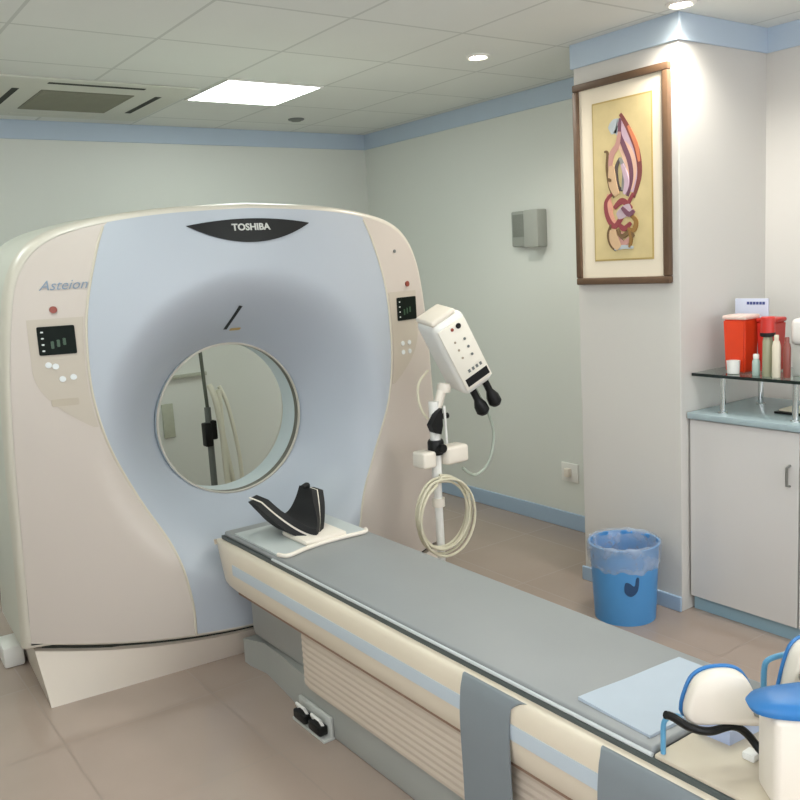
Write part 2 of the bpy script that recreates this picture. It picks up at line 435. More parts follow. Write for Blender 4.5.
# bore tube
NB = 96
b = MB(); b.loops([ring(BR, .397, NB), ring(BR+.002, .50, NB), ring(BR, .60, NB)]); b.build('bore_liner', mat('bore_inner_shell', '#dbe8ea', .3, var=.02), G)
b = MB(); b.loops([ring(BR+.0, .394, NB), ring(BR-.008, .386, NB), ring(BR-.011, .394, NB), ring(BR-.008, .406, NB), ring(BR, .409, NB)]); b.build('bore_rim', M_rim, G)
b = MB(); b.loops([ring(BR-.001, .411, NB), ring(BR-.007, .415, NB), ring(BR-.007, .445, NB), ring(BR-.001, .449, NB)]); b.build('bore_ring', mat('dark_bore_ring', '#67665a', .35, var=.05), G)
# blue centre shell
BT = [(.12, .42), (.33, .42), (.575, .47), (.8, .575), (1.05, .68), (1.265, .725), (1.49, .727), (1.665, .705), (1.86, .65), (1.975, .605), (2.0, .60)]
bl = [(p.x, p.y) for p in crom([(u, z, 0) for z, u in BT], 6)]
BLT = sorted((z, u) for u, z in bl)
inner = scaled(s0)
IT = sorted((z, u) for u, z in inner[:len(half)])
def u_out(z): return interp(IT, z)
def u_blue(z): return interp(BLT, z)
def inside(u, z):
    if z < 1.05 + (zb(u)-1.05)*s0: return False
    return abs(u) <= min(u_blue(z), u_out(z)) and z <= max(IT)[0]
def edge(a):
    lo, hi = BR, 1.4
    for _ in range(40):
        m_ = (lo+hi)/2
        if inside(BU+m_*math.cos(a), BZ+m_*math.sin(a)): lo = m_
        else: hi = m_
    return lo
NA = 240
E = [edge(2*math.pi*k/NA) for k in range(NA)]
L = []
for i in range(29):
    s = i/28; s = s**1.25
    L.append([(lambda r, a: (BU+r*math.cos(a), ff(BU+r*math.cos(a), BZ+r*math.sin(a)), BZ+r*math.sin(a)))(BR+(E[k]-BR)*s, 2*math.pi*k/NA) for k in range(NA)])
m = MB(); m.loops(L); m.build('blue_front_shell', M_blue, G, ang=60)
ZT = 1.978
for sg in (-1, 1):
    L = []
    for i in range(61):
        row = []
        for j in range(15):
            s = j/14
            ub0 = .42+(1.03-.42)*s
            z0 = 1.05+(zb(ub0)-1.05)*s0
            z = z0+(ZT-z0)*(i/60)
            ub = min(u_blue(z), u_out(z)); uo = u_out(z)
            u = sg*(ub+.0015+(max(uo, ub+.002)-ub-.0015)*s)
            row.append((u, ff(u, z), z))
        L.append(row)
    m = MB(); m.loops(L, False); m.build('beige_side_shell', M_beige, G, ang=60)
    zs = [.17+(1.955-.17)*k/70 for k in range(71)]
    m = MB(); m.tube([FP(sg*u_blue(z), z, .0) for z in zs], .0055, 8); m.build('seam_piping', mat('pale_seam', '#cfc8b6', .4, var=0), G)
# brand plate
N = 33
top = [(-.285+.57*k/(N-1), 1.945+.024*(1-(2*k/(N-1)-1)**2)) for k in range(N)]
bot = [(-.285+.57*k/(N-1), 1.942-.075*(1-(2*k/(N-1)-1)**2)) for k in range(N)]
MB().strip(top, bot, FP, -.012, .007).build('name_plate', M_black, G)
letters('plate_lettering', 'TOSHIBA', .040, lambda x, y, d: FP(x*1.08-.005, 1.931+y, .0075+d), M_brand, G, offset=.0012)
letters('script_lettering', 'Asteion', .056, lambda x, y, d: FP(-.79+x, 1.73+y, .003+d), M_ink, G, shear=.42, offset=-.0002)
# left and right control fields
def rrect(u0, z0, u1, z1, r, n=5):
    P = []
    for cx, cz, a0 in ((u1-r, z1-r, 0), (u0+r, z1-r, 90), (u0+r, z0+r, 180), (u1-r, z0+r, 270)):
        for k in range(n+1):
            a = math.radians(a0+90*k/n); P.append((cx+r*math.cos(a), cz+r*math.sin(a)))
    return P
def disc(cu, cz, r, n=16): return [(cu+r*math.cos(2*math.pi*k/n), cz+r*math.sin(2*math.pi*k/n)) for k in range(n)]
for sg in (-1, 1):
    X = lambda u: sg*u if sg < 0 else u
    if sg < 0: c0, c1 = -.903, -.767
    else: c0, c1 = .785, .93
    # taupe touch field below the screen, blending into the blue edge
    N = 25
    zz = [1.60-(1.60-1.145)*k/(N-1) for k in range(N)]
    A = []; B_ = []
    for z in zz:
        k = (1.60-z)/(1.60-1.145)
        out_u = .935 if k < .45 else .935-.2*((k-.45)/.55)**2
        A.append((sg*max(out_u, u_blue(z)+.016), z)); B_.append((sg*(u_blue(z)+.012), z))
    m = MB(); m.strip(A, B_, FP, -.004, .0025); fld = m.build('control_field', M_panel, G)
    scr = MB().prism(rrect(c0, 1.455, c1, 1.57, .006), FP, -.004, .006).build('display', M_screen, G)
    m = MB()
    for k in range(4): m.prism(rrect(c0+.012, 1.47+k*.025, c0+.022, 1.476+k*.025, .002, 2), FP, .006, .0068)
    sub(m.build('status_marks', M_ledw, G), scr)
    m = MB()
    for k in range(3): m.prism(rrect(c0+.045+.022*k, 1.48+.006*k, c0+.056+.022*k, 1.51+.005*k, .003, 2), FP, .006, .0068)
    sub(m.build('readout_segments', M_led, G), scr)
    MB().prism(disc((c0+c1)/2+(0 if sg < 0 else .015), 1.635, .014), FP, -.004, .008).build('warning_lamp', M_red, G)
    for du, dz in (((-.04, -.035), (-.015, -.042), (.005, -.095), (.045, -.09)) if sg < 0 else ((-.045, -.11), (.005, -.11), (-.045, -.155), (.005, -.155))):
        MB().prism(disc((c0+c1)/2+du, 1.45+dz, .012), FP, -.004, .006).build('button', M_btn, G)
    if sg < 0:
        MB().prism(rrect(-.88, 1.245, -.78, 1.275, .006), FP, -.004, .004).build('button_strip', mat('dull_taupe', '#b8ad9b', .5, var=.02), G)
MB().prism(disc(.80, 1.80, .008), FP, -.004, .005).build('indicator_dot', M_dgrey, G)
MB().prism([(-.075, 1.484), (-.058, 1.482), (-.033, 1.59), (-.05, 1.594)], FP, -.02, .004).build('laser_slot', M_black, G)
MB().prism(rrect(-.04, 1.474, .012, 1.486, .004, 3), FP, -.02, .003).build('orange_mark', mat('ochre_mark', '#b79a5c', .5, var=0), G)
# base
US = [-1.05+2.1*k/40 for k in range(41)]
def base_loop(k, fy, fz, yb_):
    return [(u*k, fy(u), fz(u)) for u in US] + [(1.04*k, yb_, fz(1.05)), (-1.04*k, yb_, fz(1.05))]
m = MB(); m.loops([base_loop(.981, lambda u: .115-.035*(1-abs(u)/1.05), lambda u: 0, .9), base_loop(1.0, lambda u: ff(u, .2)+.018, lambda u: zb(u)-.022+.012*(1-abs(u)/1.05), .86)], True, True, True)
m.build('base', M_base, G, ang=30)
m = MB(); m.loops([base_loop(.97, lambda u: ff(u, .2)+.032, lambda u: zb(u)-.0215+.012*(1-abs(u)/1.05), .84), base_loop(.97, lambda u: ff(u, .2)+.032, lambda u: zb(u)+.05, .84)], True, True, True)
m.build('base_gap', M_slot, G, False)  # dark slab painting the shade in the gap above the base
for sx in (-1, 1):
    m = MB(); m.box((sx*1.085-.045, .64, 0), (sx*1.085+.045, .82, .10), .012); m.build('outrigger_foot', M_white, G)

# ------------------------------------------------------------------ patient couch
CX = 1.695
K = thing('patient_couch', 'long low patient couch with pale blue grey mattress and cream sides', 'examination couch', (CX, 2.0, 0))
Y0, Y1 = .42, 3.49
prof = [(0, .596), (-.012, .592), (-.023, .576), (-.029, .552), (-.031, .52), (-.030, .485), (-.027, .45), (-.021, .42), (-.012, .40)]
hwid = .235
def side_loop(y, k=1.0, dz=0):
    P = [(CX-hwid+x*k, y, z) for x, z in prof]; Q = [(CX+hwid-x*k, y, z) for x, z in reversed(prof)]
    return [(x, y, .485+(z-.485)*(1-dz)) for x, y, z in P+Q]
def nose(y, k, dz, sl): return [(x, yy+sl*(z-.40), z) for x, yy, z in side_loop(y, k, dz)]
m = MB(); m.loops([side_loop(Y0+.0, .2, .2), side_loop(Y0+.02, 1), side_loop(3.32, 1), nose(3.40, .7, .04, .15), nose(3.45, .1, .10, .35), nose(3.47, -.9, .2, .45), nose(3.475, -2.6, .4, .45)], True, True, True)
m.build('carriage_rail', M_ivory, K, ang=40)
for sg in (-1, 1):
    m = MB()
    P = [(-.0325, .527), (-.0335, .505), (-.0325, .482), (-.026, .482), (-.026, .527)]
    m.loops([[(CX+sg*(hwid-x), y, z) for x, z in P] for y in (.45, 3.30)], True, True, True); m.build('blue_stripe', M_stripe, K, ang=60)
m = MB(); m.box((CX-.2485, .5, .393), (CX+.2485, 3.30, .4005)); m.build('rail_lip', mat('brown_shadow_strip', '#8a6f5c', .6, var=.05), K, False)  # brown line under the cream rail
m = MB(); m.box((CX-hwid+.004, Y0+.03, .594), (CX+hwid-.004, 3.47, .611), .003); m.build('tabletop', M_gap, K)
m = MB(); m.box((CX-hwid+.010, 1.17, .611), (CX+hwid-.010, 3.45, .632), .008, 3); m.build('mattress', M_matt, K)
m = MB(); m.box((CX-hwid+.008, Y0+.03, .611), (CX+hwid-.008, 1.165, .622), .004); m.build('table_end_plate', M_beigepad, K)
m = MB(); m.tube([(CX-hwid+.009, 1.17, .617), (CX-hwid+.009, 3.0, .617)], .0055, 8); m.build('mattress_edging', mat('pale_piping', '#cfd4d4', .4, var=0), K)
# bellows skirt (zigzag folds), rounded at the gantry end
nf = 9
zz = [.165+(.394-.165)*k/(2*nf) for k in range(2*nf+1)]
def bel(y, ins):
    P = [(CX-.232+ins+(.0 if k % 2 == 0 else -.0024), y, z) for k, z in enumerate(zz)]
    Q = [(CX+.232-ins-(.0 if k % 2 == 0 else -.0024), y, z) for k, z in reversed(list(enumerate(zz)))]
    return P+Q
m = MB(); m.loops([bel(.5, 0), bel(2.76, 0), bel(2.81, .008), bel(2.84, .03)], True, True, True); m.build('bellows_skirt', M_bellow, K, ang=20)
m = MB()
m.box((CX-.208, .5, 0), (CX+.208, 2.86, .172), .012)
m.build('plinth', M_grey, K)
m = MB(); m.loops([[(CX-.20, 2.85, 0), (CX+.20, 2.85, 0), (CX+.20, 2.85, .17), (CX-.20, 2.85, .17)],
                   [(CX-.17, 3.1, 0), (CX+.17, 3.1, 0), (CX+.17, 3.1, .155), (CX-.17, 3.1, .155)],
                   [(CX-.15, 3.30, 0), (CX+.15, 3.30, 0), (CX+.15, 3.30, .14), (CX-.15, 3.30, .14)],
                   [(CX-.17, 3.42, 0), (CX+.17, 3.42, 0), (CX+.17, 3.42, .125), (CX-.17, 3.42, .125)],
                   [(CX-.17, 3.475, 0), (CX+.17, 3.475, 0), (CX+.17, 3.475, .112), (CX-.17, 3.475, .112)]], True, True, True)
m.build('floor_bridge', M_grey, K, ang=50)
m = MB(); m.box((CX-.16, 2.78, .15), (CX+.16, 3.40, .394), .03, 3); m.build('lift_column', mat('mid_grey_casting', '#9b9c97', .45, var=.05), K)
# foot pedals
ped = MB(); ped.box((CX-.255, 2.64, .0), (CX-.205, 2.88, .012), .003); ped.box((CX-.222, 2.64, .012), (CX-.2085, 2.88, .09), .004)
po = ped.build('pedal_tray', mat('pale_grey_tray', '#c2c4be', .4, var=.03), K)
for y in (2.70, 2.815):
    q = MB(); q.box((CX-.262, y-.045, .02), (CX-.224, y+.045, .058), .008, M=None); sub(q.build('pedal', M_black, K), po)
    q = MB(); q.tube([(CX-.235, y-.035, .045), (CX-.25, y-.03, .08), (CX-.25, y+.03, .08), (CX-.235, y+.035, .045)], .006, 8); sub(q.build('pedal_guard', M_white, K), po)

# grey flaps over the couch side
def flap(y0, y1, label):
    m = MB(); L = []
    path = [(-.012, .5925), (-.021, .592), (-.0275, .580), (-.034, .562), (-.038, .535), (-.042, .49), (-.043, .44), (-.042, .37), (-.040, .27), (-.040, .17), (-.040, .06)]
    inn = [(-.0115, .592), (-.017, .5875), (-.0245, .576), (-.0305, .556), (-.033, .533), (-.037, .49), (-.037, .44), (-.036, .37), (-.034, .27), (-.034, .17), (-.034, .06)]
    pp = crom([(a, b, 0) for a, b in path], 4); ii = crom([(a, b, 0) for a, b in inn], 4)
    ny = 9
    for k, (p, q) in enumerate(zip(pp, ii)):
        fl = max(0, 1-k/10)*.045        # flares where it is fixed at the top
        row = []
        for j in range(ny):
            y = y0+.0+(y1-y0)*j/(ny-1)
            row.append((CX-hwid+p.x, y+(-fl if j == 0 else 0)+(fl*.15 if j == ny-1 else 0), p.y))
        for j in reversed(range(ny)):
            y = y0+(y1-y0)*j/(ny-1)
            row.append((CX-hwid+q.x, y+(-fl if j == 0 else 0)+(fl*.15 if j == ny-1 else 0), q.y))
        L.append(row)
    m.loops(L, True, True, True)
    return solo('body_strap', m, M_strap, label, 'strap', (CX-hwid-.04, (y0+y1)/2, .06), 'grey straps over the couch side')
flap(1.595, 1.795, 'grey strap flap hanging over the couch side, the one nearer the scanner')
flap(1.02, 1.29, 'grey strap flap over the couch side at the foot end, nearest the white box')

# head holder
Hh = thing('head_holder', 'cream head rest plate with black foam cradle at the scanner end of the couch', 'head rest', (CX, 3.1, .632))
m = MB()
P = [(CX-.215, 3.36), (CX-.215, 2.96), (CX-.19, 2.93), (CX-.1, 2.955), (CX, 2.97), (CX+.1, 2.97), (CX+.19, 2.965), (CX+.215, 2.99), (CX+.215, 3.36)]
m.prism(P, lambda a, b, d: (a, b, d), .632, .640); m.build('plate', mat('pale_grey_plate', '#bfc6c4', .4, var=.02), Hh, ang=30)
m = MB(); m.tube(crom([(CX-.215, 2.97, .641), (CX-.19, 2.93, .641), (CX-.1, 2.955, .641), (CX, 2.97, .641), (CX+.1, 2.97, .641), (CX+.19, 2.965, .641), (CX+.214, 2.995, .641)], 6), .009, 8); m.build('plate_rim', M_cream, Hh)
def cradle(mb, ra, rb, y_in, ylen, n=28, lo=-1, hi=1):
    L = []
    for k in range(n+1):
        a = lo+(hi-lo)*k/n; h = abs(a)
        x = CX-.012+.134*math.copysign(h**.92, a); z = .658+.132*h**1.6; y0 = 3.02+.20*h**1.3+y_in
        nx = -math.copysign(min(1, h*1.3), a); nz = math.sqrt(max(0.05, 1-nx*nx))
        y1 = y0+ylen*(2.1-1.35*h)
        L.append([(x+nx*ra, y0, z+nz*ra), (x+nx*rb, y0, z+nz*rb), (x+nx*rb, y1, z+nz*rb), (x+nx*ra, y1, z+nz*ra)])
    mb.loops(L, True, True, True)
m = MB(); cradle(m, -.004, .004, 0, .15); m.build('cradle_shell', M_cream, Hh, ang=50)
m = MB(); cradle(m, .004, .03, -.006, .145); m.build('cushion', M_foam, Hh, ang=50)
m = MB(); cradle(m, -.028, -.004, -.004, .10, 12, -1, -.2); m.build('side_pad', M_foam, Hh, ang=50)
m = MB(); cradle(m, -.028, -.004, -.004, .10, 12, .2, 1); m.build('side_pad', M_foam, Hh, ang=50)
m = MB(); m.box((CX-.085, 2.975, .640), (CX+.11, 3.18, .662), .008); m.build('mount_block', M_cream, Hh)
m = MB(); m.tube(crom([(CX+.105, 3.28, .77), (CX+.093, 3.25, .812), (CX+.06, 3.235, .81)], 5), .011, 8); m.build('strap_end', M_foam, Hh)

# sheets on the couch
m = MB()
def sheet(mb, corners, z, th, amp):
    n = 10; L = []
    a, b, c, d = [Vector((*p, 0)) for p in corners]
    g = lambda i, j: (a+(b-a)*(i/n))*(1-j/n)+(d+(c-d)*(i/n))*(j/n)
    top = [[None]*(n+1) for _ in range(n+1)]; bo = [[None]*(n+1) for _ in range(n+1)]
    for i in range(n+1):
        for j in range(n+1):
            p = g(i, j); h = amp*(.5+.5*math.sin(9*p.x+13*p.y)*math.cos(17*p.x-5*p.y))
            top[i][j] = mb.bm.verts.new((p.x, p.y, z+th+h)); bo[i][j] = mb.bm.verts.new((p.x, p.y, z+h*.0))
    for i in range(n):
        for j in range(n):
            mb.face((top[i][j], top[i+1][j], top[i+1][j+1], top[i][j+1])); mb.face((bo[i][j], bo[i][j+1], bo[i+1][j+1], bo[i+1][j]))
    for i in range(n):
        mb.face((top[i][0], bo[i][0], bo[i+1][0], top[i+1][0])); mb.face((top[i][n], top[i+1][n], bo[i+1][n], bo[i][n]))
        mb.face((top[0][i], top[0][i+1], bo[0][i+1], bo[0][i])); mb.face((top[n][i], bo[n][i], bo[n][i+1], top[n][i+1]))
sheet(m, [(1.50, 1.20), (1.51, 1.43), (1.875, 1.40), (1.87, 1.19)], .632, .006, .003)
solo('folded_sheet', m, M_sheet, 'pale blue folded sheet lying flat on the couch mattress', 'sheet', (1.68, 1.3, .632))
m = MB(); sheet(m, [(1.62, 1.075), (1.615, 1.155), (1.80, 1.155), (1.80, 1.06)], .622, .02, .022)
solo('plastic_wrapper', m, M_film, 'crumpled lilac blue plastic wrapper on the beige couch end', 'wrapper', (1.7, 1.1, .622))
m = MB(); m.box((1.595, 1.0, .622), (1.625, 1.03, .640), .004, M=None)
solo('white_tag', m, M_white, 'tiny white tag on the couch end below the black strap', 'tag', (1.61, 1.015, .622))

# white and blue positioning aid on the foot end
A = thing('positioning_aid', 'white box with blue domed lid and cream side paddles on the couch foot', 'positioning aid', (1.69, .85, .622))
bx0, bx1, by0, by1 = 1.492, 1.89, .62, .935
E1, E2, AO = Vector((.78, -.62, 0)).normalized(), Vector((.62, .78, 0)).normalized(), Vector((1.480, .882, 0))
MA = Matrix((E1, E2, Vector((0, 0, 1)))).transposed().to_4x4(); MA.translation = AO
m = MB(); m.box((0, 0, .622), (.33, .10, .815), .014, 3, M=MA); m.build('box', M_cream, A)
L = []
for sc, z in ((1.0, .8155), (1.07, .817), (1.09, .825), (1.05, .834), (.82, .844), (.4, .848)):
    L.append([MA @ Vector((.165+.185*sc*math.copysign(abs(math.cos(t))**.8, math.cos(t)), .052+.062*sc*math.copysign(abs(math.sin(t))**.7, math.sin(t)), z)) for t in [2*math.pi*k/48 for k in range(48)]])
m = MB(); m.loops(L, True, True, True); m.build('lid', M_blueP, A, ang=50)
def paddle(sg):
    # rounded cream pad with blue edging, standing beside the box
    cx = (bx0+bx1)/2; X = lambda d: cx+sg*d
    P = []
    out = crom([(.0, .0, 0), (.015, .075, 0), (.055, .105, 0), (.12, .11, 0), (.165, .095, 0), (.195, .05, 0), (.215, .0, 0), (.235, -.02, 0), (.11, -.012, 0)], 5, True)
    return out
def pad_build(x_left, y, z, flip, tilt):
    out = [Vector((p.x*.76+.115*.24, p.y*.98, 0)) for p in paddle(1)]
    fl = -1 if flip else 1
    pts = [((p.x-.115)*fl, p.y) for p in out]
    R = Matrix.Translation((x_left, y, z)) @ Matrix.Rotation(tilt, 4, 'Z')
    m = MB(); n = len(pts)
    L = []
    for sc, d in ((.88, -.022), (.97, -.016), (1.0, -.006), (1.0, .006), (.97, .016), (.88, .022)):
        L.append([R @ Vector((a*sc, d, .045+(b-.045)*sc)) for a, b in pts])
    m.loops(L, True, True, True); po = m.build('paddle', M_cream, A, ang=50)
    m = MB(); rim = [R @ Vector((a*1.0, .020, .045+(b-.045)*1.0)) for a, b in pts]
    m.tube(rim, .0045, 8, True); sub(m.build('blue_edging', M_blueP, A), po)
    return R
R1 = pad_build(1.56, 1.045, .728, False, math.radians(-36))
R2 = pad_build(1.915, 1.06, .682, True, math.radians(-12))
m = MB(); m.tube(crom([(1.428, 1.102, .757), (1.445, 1.095, .748), (1.475, 1.075, .722), (1.51, 1.05, .710), (1.56, 1.03, .712), (1.59, 1.015, .69), (1.60, .99, .66), (1.585, .945, .650), (1.56, .895, .66)], 6), .009, 10)
m.build('black_strap', M_black, A)
m = MB(); m.tube(crom([(1.475, 1.10, .735), (1.49, 1.125, .722), (1.486, 1.15, .70), (1.484, 1.152, .65), (1.484, 1.152, .623)], 5), .006, 10); m.build('blue_leg', M_blueT, A)
m = MB(); m.tube(crom([(1.86, 1.14, .623), (1.86, 1.14, .70), (1.865, 1.13, .73), (1.90, 1.1, .745)], 5), .007, 10); m.build('blue_leg', M_blueT, A)
for p, q in (((1.60, 1.0, .745), (1.60, .88, .745)), ((1.86, 1.04, .72), (1.74, .77, .745))):
    m = MB(); m.tube([p, q], .012, 10); m.build('hinge_bar', M_steel, A)

# ------------------------------------------------------------------ contrast injector on its stand
ix, iy = 2.425, 3.15
I = thing('contrast_injector', 'white contrast injector head on a slim wheeled pole stand right of the scanner', 'injector', (ix, iy, 0))
for k in range(4):
    a = math.radians(45+90*k+10); e = Vector((ix+.20*math.cos(a), iy+.20*math.sin(a), .075))
    m = MB(); m.tube([(ix+.02*math.cos(a), iy+.02*math.sin(a), .09), e], [.018, .013], 10); lg = m.build('leg', M_white, I)
    m = MB(); m.rod((e.x-.012*math.sin(a), e.y+.012*math.cos(a), .03), (e.x+.012*math.sin(a), e.y-.012*math.cos(a), .03), .03, seg=18); m.tube([(e.x, e.y, .03), (e.x, e.y, .075)], .008, 8)
    sub(m.build('castor', M_black, I), lg)
MB().lathe([(.035, .065), (.035, .10), (.022, .12)], (ix, iy, 0), 20).build('hub', M_white, I)
MB().rod((ix, iy, .1), (ix, iy, .76), .019).build('lower_pole', M_white, I)
MB().rod((ix, iy, .74), (ix, iy, 1.10), .024).build('upper_pole', M_white, I)
MB().lathe([(.03, .60), (.03, .64)], (ix, iy, 0), 20).build('height_collar', M_cream, I)
m = MB(); m.lathe([(.034, .85), (.038, .86), (.038, .91), (.034, .92)], (ix, iy, 0), 20); m.rod((ix, iy-.03, .885), (ix, iy-.06, .885), .02); m.build('pole_clamp', M_black, I)
m = MB(); m.prism([(-.055, 1.0), (-.04, .965), (.0, .95), (.012, .99), (.012, 1.07), (-.01, 1.06)], lambda a, b, d: (ix+a, iy-.03+d, b), -.018, .018); m.build('tilt_lever', M_black, I, ang=30)
m = MB(); m.rod((ix+.03, iy-.03, 1.03), (ix+.055, iy-.03, 1.03), .014); m.build('tilt_knob', M_black, I)
m = MB()
m.box((ix-.105, iy-.045, .80), (ix-.03, iy+.05, .875), .012, 3); m.box((ix+.03, iy-.045, .795), (ix+.165, iy+.05, .88), .016, 3); m.box((ix-.05, iy+.024, .82), (ix+.05, iy+.045, .86), .004)
m.build('accessory_tray', M_cream, I)
# tilted head
hc = Vector((2.565, iy+.0, 1.325)); tilt = math.radians(29)
R = Matrix.Translation(hc) @ Matrix.Rotation(-tilt, 4, 'Y') @ Matrix.Rotation(math.radians(-13), 4, 'Z')
hx, hy, hz = .088, .10, .195
m = MB(); m.box((-hx, -hy, -hz), (hx, hy, hz), .04, 5, M=R); hd = m.build('injector_head', M_white, I)
m = MB(); m.box((-hx+.01, -hy+.012, hz-.01), (hx-.03, hy-.02, hz+.018), .012, 3, M=R); m.build('head_cap', M_cream, I)
m = MB(); m.box((-hx+.016, -hy-.004, -hz+.03), (hx-.012, -hy+.004, hz-.035), .003, 2, M=R); pn = m.build('control_panel', mat('panel_cream', '#ebe6d8', .4, var=.01), I)
m = MB(); m.box((-hx+.03, -hy-.006, -hz+.045), (hx-.02, -hy-.003, -hz+.085), .001, 1, M=R); sub(m.build('panel_window', M_black, I), pn)
m = MB(); m.lathe([(.013, -.004), (.013, .004)], seg=16, M=R @ Matrix.Translation((.03, -hy-.004, hz-.06)) @ Matrix.Rotation(math.pi/2, 4, 'X')); sub(m.build('panel_knob', M_black, I), pn)
m = MB(); m.lathe([(.008, -.004), (.008, .003)], seg=14, M=R @ Matrix.Translation((-.005, -hy-.004, hz-.06)) @ Matrix.Rotation(math.pi/2, 4, 'X')); sub(m.build('panel_lamp', M_red, I), pn)
for k in range(3):
    m = MB(); m.lathe([(.0065, -.004), (.0065, .003)], seg=12, M=R @ Matrix.Translation((.03-.0*k, -hy-.004, .065-.042*k)) @ Matrix.Rotation(math.pi/2, 4, 'X')); sub(m.build('panel_button', M_dgrey, I), pn)
    m = MB(); m.lathe([(.0055, -.004), (.0055, .003)], seg=12, M=R @ Matrix.Translation((-.02, -hy-.004, .075-.042*k)) @ Matrix.Rotation(math.pi/2, 4, 'X')); sub(m.build('panel_button', mat('tan_button', '#a99b86', .5, var=0), I), pn)
m = MB()
for k in range(4): m.box((-.025+.022*k, -hy-.006, -.09), (-.013+.022*k, -hy-.003, -.075), M=R)
sub(m.build('panel_marks', M_dgrey, I, False), pn)
for xx in (-.03, .045):
    m = MB(); m.lathe([(.017, 0), (.017, -.06), (.02, -.068), (.031, -.095), (.033, -.13), (.022, -.145)], seg=18, M=R @ Matrix.Translation((xx, -.055, -hz+.004))); m.build('syringe_knob', M_black, I)
m = MB(); m.tube([hc-Vector((.075, 0, .15)), (ix+.03, iy, 1.09), (ix, iy, 1.05)], .022, 12); m.lathe([(.03, -.02), (.034, 0), (.03, .02)], hc-Vector((.075, 0, .17)), 18); m.build('head_bracket', M_cream, I)
m = MB(); m.tube([(ix+.03, iy-.04, 1.08), (ix+.034, iy-.042, .90)], .006, 8); m.build('guide_rod', M_white, I)
# hoses
def hose(name, pts, r, m_, label, base, cat='hose', n=10, group=None):
    mb = MB(); mb.tube(crom(pts, n), r, 8); return solo(name, mb, m_, label, cat, base, group)
pts = []
for k in range(5):
    rr = .152+.012*math.sin(k*2.1); dx = .008*math.sin(k*1.7); dz = .012*math.cos(k*2.3)
    for j in range(16):
        a = math.pi/2-2*math.pi*j/16
        pts.append((ix-.015+dx+rr*1.0*math.cos(a), iy-.036-.011*k-.011*j/16, .575+dz+rr*1.12*math.sin(a)))
hose('coiled_hose', pts, .0062, M_cord, 'cream hose hung in round coils on the injector pole', (ix, iy-.05, .46), n=3)
hose('injector_cable', [(2.70, 3.17, 1.12), (2.79, 3.19, .99), (2.83, 3.2, .87), (2.79, 3.2, .74), (2.70, 3.2, .69), (2.62, 3.2, .74)], .0075, M_cordg, 'grey green cable looping out right from under the injector head', (2.63, 3.1, .69))
hose('injector_lead', [(2.44, 3.20, 1.24), (2.37, 3.18, 1.19), (2.355, 3.17, 1.12), (2.37, 3.165, 1.06), (2.40, 3.165, 1.02)], .006, M_cord, 'thin cream lead hanging behind the left of the injector head', (2.39, 3.17, 1.02))

# ------------------------------------------------------------------ seen through the bore: stand with cables by the back wall
bx, by = 2.285, 5.45
P_ = thing('drip_stand', 'thin dark pole stand behind the scanner, seen through the bore', 'stand', (bx, by, 0))
for k in range(4):
    a = math.radians(20+90*k); m = MB(); m.tube([(bx, by, .06), (bx+.22*math.cos(a), by+.22*math.sin(a), .02)], [.014, .01], 8); m.build('leg', M_dgrey, P_)
MB().rod((bx, by, .05), (bx, by, .86), .022).build('lower_tube', M_dgrey, P_)
MB().rod((bx, by, .86), (bx-.03, by, 1.62), .012).build('upper_tube', mat('olive_grey_metal', '#5c6156', .4, var=.05), P_)
m = MB(); m.box((bx-.05, by-.05, .60), (bx+.005, by+.02, .76), .01); m.box((bx+.0, by-.035, .64), (bx+.045, by+.02, .77), .01); m.build('clamp_box', M_black, P_)
m = MB(); m.tube(crom([(bx+.0, by-.06, 1.02), (bx+.03, by-.08, .9), (bx+.07, by-.07, .6), (bx+.12, by-.06, .25), (bx+.10, by-.06, .2), (bx+.07, by-.07, .3), (bx+.06, by-.07, .7), (bx+.06, by-.07, .98)], 8), .02, 10)
m.tube(crom([(bx+.07, by-.06, 1.0), (bx+.12, by-.07, .85), (bx+.17, by-.07, .5), (bx+.17, by-.07, .2)], 8), .014, 10)
tag(m.build('hanging_cables', mat('pale_cable', '#dedccb', .4, var=.03), off=(bx+.1, by-.06, .2)), 'cream cables hanging from the pole stand behind the bore', 'cables').location = (bx+.1, by-.06, .2)
m = MB(); m.box((1.2, YB-.03, 1.03), (2.47, YB, 1.055), .004)
solo('cable_duct', m, mat('pale_duct', '#b5b8a8', .5, var=.03), 'thin grey cable duct along the back wall behind the bore', 'cable duct', (1.85, YB, 1.05))
m = MB(); m.box((2.12, YB-.02, .62), (2.2, YB, .86), .004)
solo('wall_plate', m, mat('shaded_plate', '#b3b7a4', .5, var=.1, scale=30), 'faint grey plate on the back wall left of the pole stand', 'wall plate', (2.16, YB, .62))  # grey tone with fine mottling

# ------------------------------------------------------------------ right wall items
sp = thing('wall_speaker', 'grey two part speaker box mounted on the right wall', 'speaker', (XR, 4.035, 1.80))
MB().box((XR-.05, 4.040, 1.80), (XR, 4.180, 2.02), .008).build('speaker_housing', M_speaker, sp)
MB().box((XR-.053, 4.055, 1.86), (XR-.048, 4.165, 2.0), .002).build('speaker_grille', M_grille, sp)
MB().box((XR-.085, 3.910, 1.79), (XR, 4.035, 2.02), .008).build('control_housing', mat('light_grey_box', '#a7aaa2', .5, var=.03), sp)
so = thing('wall_socket', 'white wall socket with plug just left of the pillar', 'socket', (XR, 3.78, .31))
MB().box((XR-.012, 3.70, .31), (XR, 3.84, .43), .004).build('face_plate', M_white, so)
MB().box((XR-.045, 3.75, .345), (XR-.012, 3.79, .40), .006).build('plug', M_cream, so)

